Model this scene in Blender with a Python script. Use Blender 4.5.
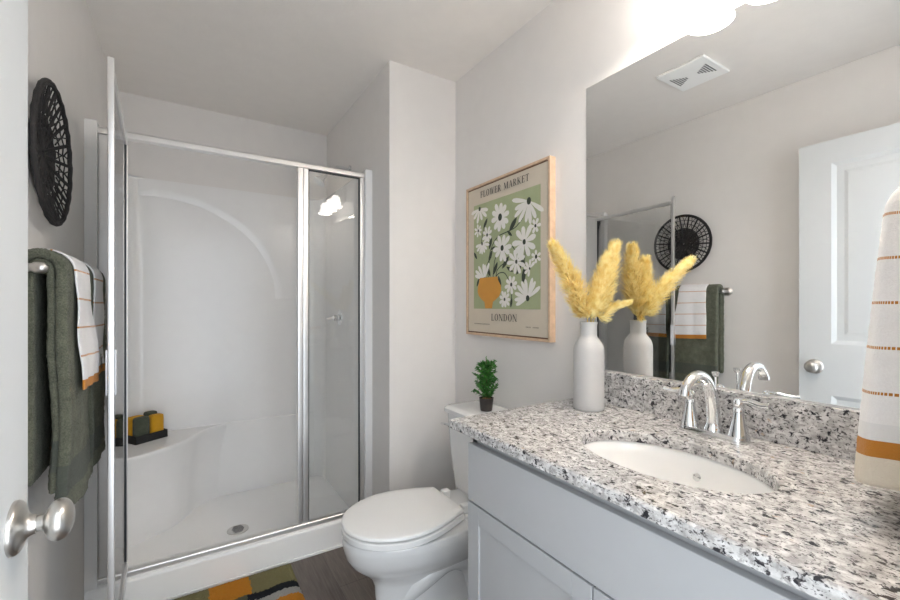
import bpy, bmesh, math, random
from mathutils import Vector, Matrix
random.seed(7)
PI = math.pi
for o in list(bpy.data.objects): bpy.data.objects.remove(o, do_unlink=True)
S = bpy.context.scene
C = S.collection

# ------------------------------------------------------------------ camera
cd = bpy.data.cameras.new('camera'); cam = bpy.data.objects.new('camera', cd); C.objects.link(cam)
cam.location = (0, 0, 1.239)
cam.rotation_euler = (PI/2, 0, -math.radians(31.8))
cd.sensor_fit = 'HORIZONTAL'; cd.sensor_width = 36.0
cd.lens = 416.6/900*36
cd.shift_x = (450-445.1)/900; cd.shift_y = 5.0/900
cd.clip_start = 0.02
S.camera = cam
# ------------------------------------------------------------------ world, lights, exposure
W_ = bpy.data.worlds.new('world'); S.world = W_; W_.use_nodes = True
bg = W_.node_tree.nodes['Background']
bg.inputs[0].default_value = (0.86, 0.93, 1.0, 1); bg.inputs[1].default_value = 2.5
def area(name, loc, rot, sx, sy, energy, col):
    l = bpy.data.lights.new(name, 'AREA'); l.shape = 'RECTANGLE'; l.size = sx; l.size_y = sy
    l.energy = energy; l.color = col
    o = bpy.data.objects.new(name, l); C.objects.link(o); o.location = loc; o.rotation_euler = rot
    return o
# hall daylight comes from the sky colour through the open doorway; this lamp is a sampling portal in that opening
pt = area('doorway_portal', (.1975, .09, 1.03), (math.radians(90), 0, 0), .80, 2.06, 1, (1, 1, 1)); pt.data.cycles.is_portal = True
LAMP_E = 3.2; LAMP_COL = (1.0, 0.94, 0.88); SHADE_E = 9.0
S.view_settings.view_transform = 'Standard'; S.view_settings.look = 'None'
S.view_settings.gamma = 1.0; S.view_settings.use_curve_mapping = False
S.view_settings.exposure = 0.62
S.cycles.max_bounces = 24; S.cycles.diffuse_bounces = 20; S.cycles.glossy_bounces = 8; S.cycles.transparent_max_bounces = 24

# ------------------------------------------------------------------ material helpers
def newmat(name):
    m = bpy.data.materials.new(name); m.use_nodes = True
    nt = m.node_tree; b = nt.nodes['Principled BSDF']
    return m, nt, b
def N(nt, typ, **kw):
    n = nt.nodes.new(typ)
    for k, v in kw.items(): setattr(n, k, v)
    return n
def coords(nt, scale=(1, 1, 1), kind='Object'):
    t = N(nt, 'ShaderNodeTexCoord'); m = N(nt, 'ShaderNodeMapping')
    m.inputs['Scale'].default_value = scale
    nt.links.new(t.outputs[kind], m.inputs['Vector']); return m.outputs['Vector']
def noise(nt, vec, scale, detail=3, rough=.5):
    n = N(nt, 'ShaderNodeTexNoise'); n.inputs['Scale'].default_value = scale
    n.inputs['Detail'].default_value = detail; n.inputs['Roughness'].default_value = rough
    nt.links.new(vec, n.inputs['Vector']); return n.outputs['Fac']
def ramp(nt, fac, stops, interp='LINEAR'):
    r = N(nt, 'ShaderNodeValToRGB'); cr = r.color_ramp; cr.interpolation = interp
    while len(cr.elements) < len(stops): cr.elements.new(0.5)
    for e, (p, c) in zip(cr.elements, stops):
        e.position = p; e.color = (c[0], c[1], c[2], 1) if len(c) == 3 else c
    nt.links.new(fac, r.inputs['Fac']); return r.outputs['Color']
def mix(nt, fac, a, b):
    m = N(nt, 'ShaderNodeMix', data_type='RGBA')
    for inp, v in ((0, fac), (6, a), (7, b)):
        if isinstance(v, (int, float)): m.inputs[inp].default_value = v
        elif isinstance(v, tuple): m.inputs[inp].default_value = (v[0], v[1], v[2], 1)
        else: nt.links.new(v, m.inputs[inp])
    return m.outputs[2]
def bump(nt, b, h, strength, dist=0.002):
    n = N(nt, 'ShaderNodeBump'); n.inputs['Strength'].default_value = strength; n.inputs['Distance'].default_value = dist
    nt.links.new(h, n.inputs['Height']); nt.links.new(n.outputs['Normal'], b.inputs['Normal'])
def simple(name, col, rough=.5, metal=0, var=0.03, vscale=14, bmp=0, bscale=200, coat=0, spec=.5):
    m, nt, b = newmat(name)
    v = coords(nt)
    f = noise(nt, v, vscale, 4)
    lo = tuple(max(0, c*(1-var)) for c in col); hi = tuple(min(1, c*(1+var)) for c in col)
    nt.links.new(ramp(nt, f, [(.3, lo), (.7, hi)]), b.inputs['Base Color'])
    b.inputs['Roughness'].default_value = rough; b.inputs['Metallic'].default_value = metal
    b.inputs['Coat Weight'].default_value = coat; b.inputs['Specular IOR Level'].default_value = spec
    if bmp: bump(nt, b, noise(nt, v, bscale, 3), bmp)
    return m
M = {}
M['wall'] = simple('wall_paint', (.765, .745, .725), .62, var=.012, bmp=.08, bscale=160, spec=.3)
M['ceil'] = simple('ceiling_knockdown_paint', (.84, .81, .775), .8, var=.012, bmp=.35, bscale=45, spec=.2)
M['trim'] = simple('white_trim_paint', (.80, .81, .82), .35, var=.01)
M['door'] = simple('door_white_paint', (.64, .66, .665), .38, var=.008)
M['cab'] = simple('cabinet_grey_white_paint', (.43, .435, .445), .42, var=.01)
M['cab_dark'] = simple('cabinet_inner_shade', (.45, .45, .46), .6, var=.01)
M['pan'] = simple('white_shower_pan_acrylic', (.93, .925, .915), .25, var=.006)
M['acrylic'] = simple('glossy_white_acrylic', (.85, .845, .84), .2, var=.008, coat=.0)
M['ceramic'] = simple('white_vitreous_china', (.76, .76, .76), .08, var=.006, coat=.5)
M['seat'] = simple('white_seat_plastic', (.88, .88, .87), .2, var=.006)
M['basin'] = simple('ivory_basin_china', (.86, .85, .83), .1, var=.006, coat=.5)
M['alu'] = simple('satin_aluminium', (.80, .79, .78), .36, 1, var=.03)
M['nickel'] = simple('brushed_nickel', (.62, .60, .57), .3, 1, var=.05, vscale=60)
M['chrome'] = simple('polished_chrome', (.86, .87, .88), .06, 1, var=.01)
M['gasket'] = simple('dark_rubber_gasket', (.03, .035, .04), .5)
M['vase'] = simple('matte_white_ceramic', (.54, .53, .52), .55, var=.015, bmp=.05, bscale=90)
M['rope'] = simple('black_woven_rope', (.018, .016, .016), .75, var=.3, vscale=90, bmp=.5, bscale=300)
M['oak'] = simple('pale_oak_frame', (.62, .44, .30), .45, var=.12, vscale=30)
M['frame_gap'] = simple('brown_frame_shadow_gap', (.16, .08, .045), .6)
M['paper'] = simple('cream_poster_paper', (.60, .53, .43), .7, var=.02)
M['sage'] = simple('sage_green_print', (.36, .40, .23), .7, var=.05)
M['petal'] = simple('off_white_petal_print', (.76, .74, .70), .7, var=.03)
M['leafprint'] = simple('dark_green_print', (.035, .045, .03), .7, var=.15)
M['potprint'] = simple('ochre_print', (.60, .28, .045), .7, var=.06)
M['ink'] = simple('black_ink', (.05, .045, .04), .7)
M['inkpale'] = simple('grey_ink', (.30, .27, .22), .7)
M['tray'] = simple('black_woven_tray', (.012, .012, .012), .6, var=.3, vscale=80, bmp=.4, bscale=260)
M['pot'] = simple('dark_brown_plant_pot', (.035, .028, .025), .55, var=.2)
M['soil'] = simple('brown_bark_soil', (.22, .12, .05), .9, var=.5, vscale=300, bmp=.6, bscale=400)
M['stem'] = simple('brown_plant_stem', (.12, .08, .04), .8, var=.2)
M['vent'] = simple('white_vent_plastic', (.93, .94, .93), .45, var=.01)
M['slot'] = simple('dark_vent_slot', (.10, .10, .11), .8)
M['white_metal'] = simple('white_pull_plastic', (.80, .82, .86), .35)
def leafmat(name, lo, hi, sc=40, rough=.5, tr=.0):
    m, nt, b = newmat(name)
    f = noise(nt, coords(nt), sc, 3)
    nt.links.new(ramp(nt, f, [(.3, lo), (.7, hi)]), b.inputs['Base Color'])
    b.inputs['Roughness'].default_value = rough
    b.inputs['Subsurface Weight'].default_value = 0
    return m
M['leaf'] = leafmat('boxwood_leaf', (.02, .12, .02), (.10, .34, .06), 60)
M['pampas'] = leafmat('yellow_pampas', (.80, .62, .19), (1.0, .93, .52), 55, .8)
M['pampas_stem'] = leafmat('straw_stem', (.55, .40, .10), (.7, .55, .2), 55, .8)

def granite():
    m, nt, b = newmat('speckled_granite')
    v = coords(nt, (1, .75, 1))
    d = N(nt, 'ShaderNodeTexNoise'); d.inputs['Scale'].default_value = 60; nt.links.new(v, d.inputs['Vector'])
    add = N(nt, 'ShaderNodeVectorMath', operation='MULTIPLY_ADD')
    nt.links.new(d.outputs['Color'], add.inputs[0]); add.inputs[1].default_value = (.012, .012, .012); nt.links.new(v, add.inputs[2])
    vec = add.outputs[0]
    base = ramp(nt, noise(nt, vec, 55, 5, .6), [(.33, (.36, .345, .335)), (.5, (.585, .57, .555)), (.66, (.77, .755, .74))])
    g = ramp(nt, noise(nt, vec, 105, 4, .62), [(.515, (0, 0, 0)), (.59, (.85, .85, .85))])
    c1 = mix(nt, g, base, (.36, .34, .33))
    k = ramp(nt, noise(nt, vec, 82, 5, .6), [(.575, (0, 0, 0)), (.62, (1, 1, 1))])
    v2 = N(nt, 'ShaderNodeVectorMath', operation='ADD'); nt.links.new(vec, v2.inputs[0]); v2.inputs[1].default_value = (5.2, 3.1, 7.7)
    c2 = mix(nt, k, c1, (.025, .024, .028))
    k2 = ramp(nt, noise(nt, v2.outputs[0], 190, 4, .6), [(.565, (0, 0, 0)), (.62, (1, 1, 1))])
    c3 = mix(nt, k2, c2, (.10, .09, .09))
    t = ramp(nt, noise(nt, v2.outputs[0], 46, 3, .5), [(.70, (0, 0, 0)), (.73, (.7, .7, .7))])
    c4 = mix(nt, t, c3, (.42, .30, .20))
    nt.links.new(c4, b.inputs['Base Color']); b.inputs['Roughness'].default_value = .16
    return m
M['granite'] = granite()
def planks():
    m, nt, b = newmat('grey_brown_vinyl_plank')
    t = N(nt, 'ShaderNodeTexCoord'); mp = N(nt, 'ShaderNodeMapping'); mp.inputs['Rotation'].default_value = (0, 0, PI/2)
    mp.inputs['Location'].default_value = (.0, .05, 0)
    nt.links.new(t.outputs['Object'], mp.inputs['Vector'])
    br = N(nt, 'ShaderNodeTexBrick'); br.inputs['Scale'].default_value = 1
    br.inputs['Brick Width'].default_value = 1.2; br.inputs['Row Height'].default_value = .155; br.inputs['Mortar Size'].default_value = .0016
    br.inputs['Color1'].default_value = (.10, .078, .064, 1); br.inputs['Color2'].default_value = (.20, .165, .14, 1)
    br.inputs['Mortar'].default_value = (.03, .024, .02, 1); br.inputs['Bias'].default_value = 0
    nt.links.new(mp.outputs['Vector'], br.inputs['Vector'])
    g = noise(nt, coords(nt, (60, 3, 1)), 2.2, 6, .65)
    gc = ramp(nt, g, [(.3, (.055, .042, .034)), (.5, (.14, .112, .095)), (.72, (.24, .20, .175))])
    nt.links.new(mix(nt, .5, br.outputs['Color'], gc), b.inputs['Base Color'])
    b.inputs['Roughness'].default_value = .42
    bump(nt, b, g, .15)
    return m
M['floor'] = planks()
def glass(name, tint=(.988, .993, .990)):
    m, nt, b = newmat(name); nt.nodes.remove(b)
    out = nt.nodes['Material Output']
    tr = N(nt, 'ShaderNodeBsdfTransparent'); tr.inputs[0].default_value = (*tint, 1)
    gl = N(nt, 'ShaderNodeBsdfGlossy'); gl.inputs['Roughness'].default_value = 0.015
    fr = N(nt, 'ShaderNodeFresnel'); fr.inputs[0].default_value = 1.5
    ms = N(nt, 'ShaderNodeMixShader')
    nt.links.new(fr.outputs[0], ms.inputs[0]); nt.links.new(tr.outputs[0], ms.inputs[1]); nt.links.new(gl.outputs[0], ms.inputs[2])
    nt.links.new(ms.outputs[0], out.inputs['Surface'])
    return m
M['glass'] = glass('clear_shower_glass')
M['glass_edge'] = simple('green_glass_edge', (.02, .07, .06), .15)
def mirrormat():
    m, nt, b = newmat('mirror_silver')
    v = coords(nt)
    nt.links.new(ramp(nt, noise(nt, v, 3), [(.3, (.90, .905, .90)), (.7, (.915, .92, .915))]), b.inputs['Base Color'])
    b.inputs['Metallic'].default_value = 1; b.inputs['Roughness'].default_value = 0.0
    return m
M['mirror'] = mirrormat()
def shade():
    m, nt, b = newmat('frosted_lit_glass_shade')
    f = noise(nt, coords(nt), 18, 4)
    nt.links.new(ramp(nt, f, [(.3, (.95, .92, .88)), (.7, (1, .98, .95))]), b.inputs['Base Color'])
    b.inputs['Roughness'].default_value = .35
    nt.links.new(ramp(nt, f, [(.3, (1, .92, .84)), (.7, (1, .95, .90))]), b.inputs['Emission Color'])
    b.inputs['Emission Strength'].default_value = SHADE_E
    b.inputs['Transmission Weight'].default_value = 0
    return m
M['shade'] = shade()
def bulb():
    m, nt, b = newmat('lit_bulb')
    f = noise(nt, coords(nt), 8)
    nt.links.new(ramp(nt, f, [(0, (1, .9, .78)), (1, (1, .95, .86))]), b.inputs['Emission Color'])
    b.inputs['Emission Strength'].default_value = 25
    return m
M['bulb'] = bulb()
def terry(name, lo, hi, stripes=None, sc=420, bstr=.9, band=None):
    """terry cloth; UV = (across, along) in metres. stripes: list of (centre, half width, colour) measured along v"""
    m, nt, b = newmat(name)
    uv = N(nt, 'ShaderNodeTexCoord').outputs['UV']
    o = coords(nt)
    f = noise(nt, o, sc, 3, .7); f2 = noise(nt, o, 30, 3)
    col = mix(nt, .35, ramp(nt, f, [(.32, lo), (.68, hi)]), ramp(nt, f2, [(.3, lo), (.7, hi)]))
    sep = N(nt, 'ShaderNodeSeparateXYZ'); nt.links.new(uv, sep.inputs[0])
    for (a, c, hw, colr, dash) in stripes or []:
        sub = N(nt, 'ShaderNodeMath', operation='SUBTRACT'); nt.links.new(sep.outputs[1], sub.inputs[0]); sub.inputs[1].default_value = c
        if a:  # repeating with period a, for v >= c - a/2
            md = N(nt, 'ShaderNodeMath', operation='PINGPONG'); nt.links.new(sub.outputs[0], md.inputs[0]); md.inputs[1].default_value = a/2
            val = md.outputs[0]
        else:
            ab = N(nt, 'ShaderNodeMath', operation='ABSOLUTE'); nt.links.new(sub.outputs[0], ab.inputs[0]); val = ab.outputs[0]
        lt = N(nt, 'ShaderNodeMath', operation='LESS_THAN'); nt.links.new(val, lt.inputs[0]); lt.inputs[1].default_value = hw
        fac = lt.outputs[0]
        if dash:
            mu = N(nt, 'ShaderNodeMath', operation='FRACT'); sc_ = N(nt, 'ShaderNodeMath', operation='MULTIPLY')
            nt.links.new(sep.outputs[0], sc_.inputs[0]); sc_.inputs[1].default_value = 1/dash; nt.links.new(sc_.outputs[0], mu.inputs[0])
            l2 = N(nt, 'ShaderNodeMath', operation='LESS_THAN'); nt.links.new(mu.outputs[0], l2.inputs[0]); l2.inputs[1].default_value = .72
            an = N(nt, 'ShaderNodeMath', operation='MULTIPLY'); nt.links.new(fac, an.inputs[0]); nt.links.new(l2.outputs[0], an.inputs[1]); fac = an.outputs[0]
        col = mix(nt, fac, col, colr)
    nt.links.new(col, b.inputs['Base Color'])
    b.inputs['Roughness'].default_value = .95; b.inputs['Specular IOR Level'].default_value = .15
    b.inputs['Sheen Weight'].default_value = .12
    bump(nt, b, f, bstr, .005)
    return m
ORANGE = (.52, .21, .035); CREAM = (.76, .68, .56)
M['green_terry'] = terry('green_terry', (.062, .068, .047), (.205, .212, .155), [(0, .085, .035, (.095, .105, .085), 0)], sc=300, bstr=1.0)
M['white_terry'] = terry('white_striped_terry', (.78, .77, .78), (.88, .87, .88),
    [(.069, .0345+.0475, .0022, ORANGE, .0055), (0, -.02, .0685, (.84, .83, .84), 0), (0, .0125, .0125, ORANGE, 0)], bstr=.5)
M['white_terry_cream'] = terry('white_striped_terry_cream_end', (.86, .84, .825), (.95, .93, .92),
    [(.069, .0345+.113, .0022, ORANGE, .0055), (0, .02, .082, (.83, .82, .81), 0), (0, .0, .052, CREAM, 0), (0, .064, .0125, ORANGE, 0)], bstr=.5)
M['cloth_green'] = terry('green_wash_terry', (.055, .065, .045), (.12, .13, .09))
M['cloth_orange'] = terry('orange_wash_terry', (.62, .29, .01), (.82, .44, .03))
def rugmat():
    m, nt, b = newmat('patchwork_rug_pile')
    o = coords(nt); f = noise(nt, o, 260, 4, .7)
    v = N(nt, 'ShaderNodeVertexColor'); v.layer_name = 'Patch'
    c = mix(nt, ramp(nt, f, [(.3, (0, 0, 0)), (.7, (.25, .25, .25))]), v.outputs['Color'], (.02, .02, .02))
    nt.links.new(c, b.inputs['Base Color']); b.inputs['Roughness'].default_value = 1; b.inputs['Specular IOR Level'].default_value = .1
    bump(nt, b, f, 1.0, .006)
    return m
M['rug'] = rugmat()

# ------------------------------------------------------------------ mesh helpers
def obj(name, bm, mat, parent=None, smooth=None, mods=()):
    me = bpy.data.meshes.new(name)
    bmesh.ops.recalc_face_normals(bm, faces=bm.faces[:])
    bm.to_mesh(me); bm.free()
    for m in (mat if isinstance(mat, (list, tuple)) else [mat]): me.materials.append(m)
    o = bpy.data.objects.new(name, me); C.objects.link(o)
    if parent: o.parent = parent
    if smooth is not None:
        for p in me.polygons: p.use_smooth = True
        if smooth < 180:
            try: me.set_sharp_from_angle(angle=math.radians(smooth))
            except Exception: pass
    if smooth is not None and smooth <= 50: o.modifiers.new('normals', 'WEIGHTED_NORMAL').keep_sharp = True
    for t, kw in mods:
        md = o.modifiers.new(t.lower(), t)
        for k, v in kw.items(): setattr(md, k, v)
    return o
def tag(o, label=None, cat=None, group=None, kind=None):
    if label: o['label'] = label
    if cat: o['category'] = cat
    if group: o['group'] = group
    if kind: o['kind'] = kind
    return o
def thing(name, label, cat, loc=(0, 0, 0), rot=(0, 0, 0), group=None):
    o = bpy.data.objects.new(name, None); C.objects.link(o); o.empty_display_size = .05
    o.location = loc; o.rotation_euler = rot
    return tag(o, label, cat, group)
def box(bm, x0, x1, y0, y1, z0, z1, bev=0, seg=2, mi=0):
    vs = [bm.verts.new((x, y, z)) for x in (x0, x1) for y in (y0, y1) for z in (z0, z1)]
    fs = [bm.faces.new([vs[i] for i in q]) for q in ((0, 1, 3, 2), (4, 6, 7, 5), (0, 4, 5, 1), (2, 3, 7, 6), (0, 2, 6, 4), (1, 5, 7, 3))]
    for f in fs: f.material_index = mi
    if bev:
        es = set(e for f in fs for e in f.edges)
        r = bmesh.ops.bevel(bm, geom=list(es), offset=bev, segments=seg, affect='EDGES', profile=.5)
        for f in r['faces']: f.material_index = mi
    return vs
def boxbm(*a, **k):
    bm = bmesh.new(); box(bm, *a, **k); return bm
def loft(bm, rings, cap0=True, cap1=True, closed=True, mi=0):
    vr = [[bm.verts.new(p) for p in r] for r in rings]
    n = len(vr[0])
    for a, b in zip(vr, vr[1:]):
        for i in range(n if closed else n-1):
            f = bm.faces.new((a[i], a[(i+1) % n], b[(i+1) % n], b[i])); f.material_index = mi
    if cap0: bm.faces.new(vr[0][::-1]).material_index = mi
    if cap1: bm.faces.new(vr[-1]).material_index = mi
    return vr
def lathe(bm, prof, origin=(0, 0, 0), axis=(0, 0, 1), n=32, caps=(True, True), mi=0):
    """prof: list of (radius, height along axis)"""
    q = Vector((0, 0, 1)).rotation_difference(Vector(axis).normalized()); o = Vector(origin)
    rings = []
    for r, h in prof:
        r = max(r, 1e-5)
        rings.append([o + q @ Vector((r*math.cos(2*PI*i/n), r*math.sin(2*PI*i/n), h)) for i in range(n)])
    return loft(bm, rings, caps[0], caps[1], mi=mi)
def smoothpath(pts, sub=6, closed=False):
    P = [Vector(p) for p in pts]; out = []
    n = len(P); rng = range(n if closed else n-1)
    for i in rng:
        if closed: a, b, c, d = P[(i-1) % n], P[i], P[(i+1) % n], P[(i+2) % n]
        else: a, b, c, d = P[max(i-1, 0)], P[i], P[i+1], P[min(i+2, n-1)]
        for k in range(sub):
            t = k/sub
            out.append(.5*((2*b)+(c-a)*t+(2*a-5*b+4*c-d)*t*t+(3*b-a-3*c+d)*t**3))
    if not closed: out.append(P[-1])
    return out
def tube(bm, pts, rad, n=10, closed=False, caps=True, mi=0):
    P = [Vector(p) for p in pts]; L = len(P)
    R = rad if isinstance(rad, (list, tuple)) else [rad]*L
    rings = []; up = None
    for i, p in enumerate(P):
        if closed: t = P[(i+1) % L]-P[i-1]
        else: t = P[min(i+1, L-1)]-P[max(i-1, 0)]
        t.normalize()
        if up is None:
            up = t.orthogonal().normalized()
        up = (up - t*up.dot(t))
        if up.length < 1e-6: up = t.orthogonal()
        up.normalize(); s = t.cross(up)
        rings.append([p + (up*math.cos(2*PI*k/n)+s*math.sin(2*PI*k/n))*R[i] for k in range(n)])
    if closed: rings.append(rings[0]); 
    vr = loft(bm, rings, caps and not closed, caps and not closed, mi=mi)
    if closed: bmesh.ops.remove_doubles(bm, verts=bm.verts[:], dist=1e-6)
    return vr
def prism(bm, poly, lo, hi, axis='z', bev=0, mi=0, seg=2):
    """poly (a,b) extruded along axis; axis x: (y,z), y: (x,z), z: (x,y)"""
    def P(a, b, h): return {'x': (h, a, b), 'y': (a, h, b), 'z': (a, b, h)}[axis]
    n0 = len(bm.faces)
    vr = loft(bm, [[P(a, b, lo) for a, b in poly], [P(a, b, hi) for a, b in poly]], mi=mi)
    if bev:
        es = set()
        for ring in vr:
            for i in range(len(ring)):
                e = bm.edges.get((ring[i], ring[(i+1) % len(ring)]))
                if e: es.add(e)
        bmesh.ops.bevel(bm, geom=list(es), offset=bev, segments=seg, affect='EDGES', profile=.5)
    return vr

# ------------------------------------------------------------------ room shell
XL, XR, YB, YF, H = -.338, 1.2315, 2.955, .10, 2.44
XA, YA = .845, 1.88                                  # corner of the wall that closes the shower alcove
def struct(name, bm, m, **k):
    o = obj(name, bm, m, **k); o['kind'] = 'structure'; return o
struct('floor', boxbm(XL-.12, XR+.12, -.6, YB+.12, -.1, 0), M['floor'])
struct('ceiling', boxbm(XL-.12, XR+.12, YF-.12, YB+.12, H, H+.1), M['ceil'])
struct('wall_left', boxbm(XL-.12, XL, YF-.12, YB+.12, 0, H), M['wall'])
struct('wall_right', boxbm(XR, XR+.12, YF-.12, YB+.12, 0, H), M['wall'])
struct('wall_back', boxbm(XL, XR, YB, YB+.12, 0, H), M['wall'])
struct('wall_alcove', boxbm(XA, XR, YA, YB, 0, H), M['wall'])
DX0, DX1, DH = -.205, .600, 2.06
bm = bmesh.new(); box(bm, XL, DX0, YF-.12, YF, 0, H); box(bm, DX1, XR, YF-.12, YF, 0, H); box(bm, DX0, DX1, YF-.12, YF, DH, H)
struct('wall_front', bm, M['wall'])
bm = bmesh.new()
for x0, x1 in ((DX0-.06, DX0), (DX1, DX1+.06)): box(bm, x0, x1, YF, YF+.012, 0, DH+.06, .003)
box(bm, DX0, DX1, YF, YF+.012, DH, DH+.06, .003)
struct('trim_1', bm, M['trim'])
bm = bmesh.new(); box(bm, XL, XL+.012, .92, 2.088, 0, .085, .003); struct('baseboard_left', bm, M['trim'])
bm = bmesh.new(); box(bm, XA, XR, YA-.012, YA, 0, .085, .003); struct('baseboard_alcove', bm, M['trim'])
bm = bmesh.new(); box(bm, XR-.012, XR, 1.05, YA-.013, 0, .085, .003); struct('baseboard_right', bm, M['trim'])

# ------------------------------------------------------------------ entry door, swung open along the left wall
hx, hy = -.1995, .106; ang = math.atan2(.856-hy, -.2015-hx)
DW, DT = math.hypot(.856-hy, -.2015-hx), .035
# local x runs from hinge to free edge; local y = towards left wall
def panel_door():
    bm = bmesh.new()
    z0, z1 = .012, 2.04; st = .125
    rails = [(.012, .22), (.80, 1.05), (1.93, 2.04)]
    box(bm, 0, st, 0, DT, z0, z1); box(bm, DW-st, DW, 0, DT, z0, z1)
    for a, b in rails: box(bm, st, DW-st, 0, DT, a, b)
    for a, b in ((.22, .80), (1.05, 1.93)):
        for side in (0, 1):      # sloped moulding, then flat field
            yo, yi = (0, .010) if side == 0 else (DT, DT-.010)
            x0, x1 = st, DW-st
            ins = [(0, yo), (.018, yi), (.045, yi), (.06, yi-(.004 if side == 0 else -.004))]
            rings = [[(x0+d, y, a+d), (x1-d, y, a+d), (x1-d, y, b-d), (x0+d, y, b-d)] for d, y in ins]
            loft(bm, rings, False, True)
    return bm
door = struct('door_1', panel_door(), M['door'])
door.location = (hx, hy, 0); door.rotation_euler = (0, 0, ang)
def knobset(parent, x, z):
    for sgn, y0 in ((-1, 0), (1, DT)):
        bm = bmesh.new()
        lathe(bm, [(.036, 0), (.036, .003), (.0352, .005), (.033, .0075), (.029, .0095), (.024, .011), (.019, .013), (.0155, .0155), (.0135, .019), (.0125, .024)], (x, y0, z), (0, sgn, 0), 40)
        obj('knob_rosette', bm, M['nickel'], parent, 40)
        bm = bmesh.new()
        lathe(bm, [(.0105, .018), (.0105, .030)]+[(max(.0105, .0285*math.sin(t)**.8), .0475-.0155*math.cos(t)) for t in [PI*(i+2)/18 for i in range(16)]]+[(0, .063)] if sgn < 0 else
                  [(.0105, .020), (.0105, .026), (.021, .030), (.027, .036), (.027, .044), (.018, .05), (0, .052)], (x, y0, z), (0, sgn, 0), 40)
        obj('door_knob', bm, M['nickel'], parent, 50)
    bm = bmesh.new(); box(bm, DW-.0005, DW+.0015, DT/2-.011, DT/2+.011, z-.028, z+.028, .0005); obj('latch_plate', bm, M['nickel'], parent)
knobset(door, DW-.062, .934)
for z in (.25, 1.02, 1.80):
    bm = bmesh.new(); lathe(bm, [(.006, -.045), (.006, .045)], (-.004, -.004, z), n=12); obj('hinge', bm, M['nickel'], door, 40)

# ------------------------------------------------------------------ shower stall
SX0, SX1, SY0, SYB = -.298, .806, 2.10, 2.93
stall = thing('shower_stall', 'white moulded acrylic shower stall with corner seat, filling the alcove', 'shower', (.26, 2.5, 0))
stall_off = Vector((-.26, -2.5, 0))
def st_part(name, bm, mat, parent=stall, smooth=40, base=stall_off):
    bmesh.ops.translate(bm, verts=bm.verts[:], vec=base)
    return obj(name, bm, mat, parent, smooth)
def arc(cx, cy, r, a0, a1, n=8):
    return [(cx+r*math.cos(math.radians(a0+(a1-a0)*i/n)), cy+r*math.sin(math.radians(a0+(a1-a0)*i/n))) for i in range(n+1)]
R_ = .09
inner = [(SX0, SY0)] + arc(SX0+R_, SYB-R_, R_, 180, 90) + arc(SX1-R_, SYB-R_, R_, 90, 0) + [(SX1, SY0)]
outer = [(XA-.001, SY0), (XA-.001, YB-.001), (XL+.001, YB-.001), (XL+.001, SY0)]
bm = bmesh.new()
prism(bm, inner+outer, .0, 1.965, 'z', .012, seg=3)
# lower part of the back wall stands a little proud, like a ledge
prism(bm, [(SX0+.06, .03), (SX1-.06, .03), (SX1-.06, .502), (SX0+.06, .512)], SYB-.008, SYB+.01, 'y', .006, seg=3)
# moulded arch in the back wall
cxa, cza, ra, rb = -.16, 1.28, .655, .585
ap = [(cxa+ra*math.cos(t), cza+rb*math.sin(t)) for t in [PI/2*.999*i/28 for i in range(29)]]
ap = [(x, z) for x, z in ap]
poly = ap + [(SX0+.02, cza+rb-.005), (SX0+.02, 1.955), (SX1-.02, 1.955), (SX1-.02, cza)]
na_ = len(ap)
def archring(k, y): return [(cxa+(ra+k)*math.cos(PI/2*.999*i/28), y, cza+(rb+k)*math.sin(PI/2*.999*i/28)) for i in range(29)]+[(x, y, z) for x, z in poly[na_:na_+3]]+[(SX1-.02, y, cza-(.004 if k == 0 else 0))]
loft(bm, [archring(0, SYB+.002), archring(.006, SYB-.002), archring(.040, SYB-.0045), archring(.050, SYB-.005)], False, True)
st_part('surround', bm, M['acrylic'])
bm = bmesh.new()
prism(bm, [(SX0-.038, SY0-.005), (SX1+.037, SY0-.005), (SX1+.037, SY0+.105), (SX0-.038, SY0+.105)], .0, .135, 'z', .016, seg=3)
box(bm, SX0-.02, SX1+.02, SY0+.10, YB-.01, .0, .055, .004)
prism(bm, [(SX0-.038, SY0-.011), (SX1+.037, SY0-.011), (SX1+.037, SY0+.02), (SX0-.038, SY0+.02)], .0, .012, 'z', .003)
st_part('shower_pan', bm, M['pan'])
bm = bmesh.new()
sc = smoothpath([(-.31, 2.487, 0), (-.24, 2.505, 0), (-.149, 2.556, 0), (-.04, 2.64, 0), (.025, 2.73, 0), (.08, 2.83, 0), (.15, 2.895, 0), (.25, 2.935, 0)], 5)
def scaled(k): return [(-.31+(p.x+.31)*k, 2.935-(2.935-p.y)*k) for p in sc]
rings = []
for z, k in ((.05, .93), (.10, .90), (.30, .93), (.44, .975), (.475, .995), (.49, 1.0), (.498, .99), (.502, .965)):
    rings.append([(x, y, z) for x, y in scaled(k)+[(-.31, 2.935)]])
loft(bm, rings)
st_part('corner_seat', bm, M['acrylic'])
bm = bmesh.new(); lathe(bm, [(.052, .053), (.052, .058), (.046, .060), (0, .060)], (.229, 2.44, 0), n=36)
dr = st_part('drain', bm, M['nickel'])
bm = bmesh.new()
for i in range(-3, 4): box(bm, .229-.03+.004*abs(i), .229+.03-.004*abs(i), 2.44+i*.011-.0022, 2.44+i*.011+.0022, .0603, .0608)
st_part('drain_slots', bm, M['slot'], dr)
bm = bmesh.new()
lathe(bm, [(.046, 0), (.046, .004), (.040, .008), (.022, .010), (.020, .03), (.018, .042), (0, .044)], (SX1, 2.535, 1.159), (-1, 0, 0), 36)
def rel(bm, o): bmesh.ops.translate(bm, verts=bm.verts[:], vec=-Vector(o.location)); return bm
v_ = st_part('valve_escutcheon', bm, M['chrome']); v_['label'] = 'round chrome shower valve'
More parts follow.
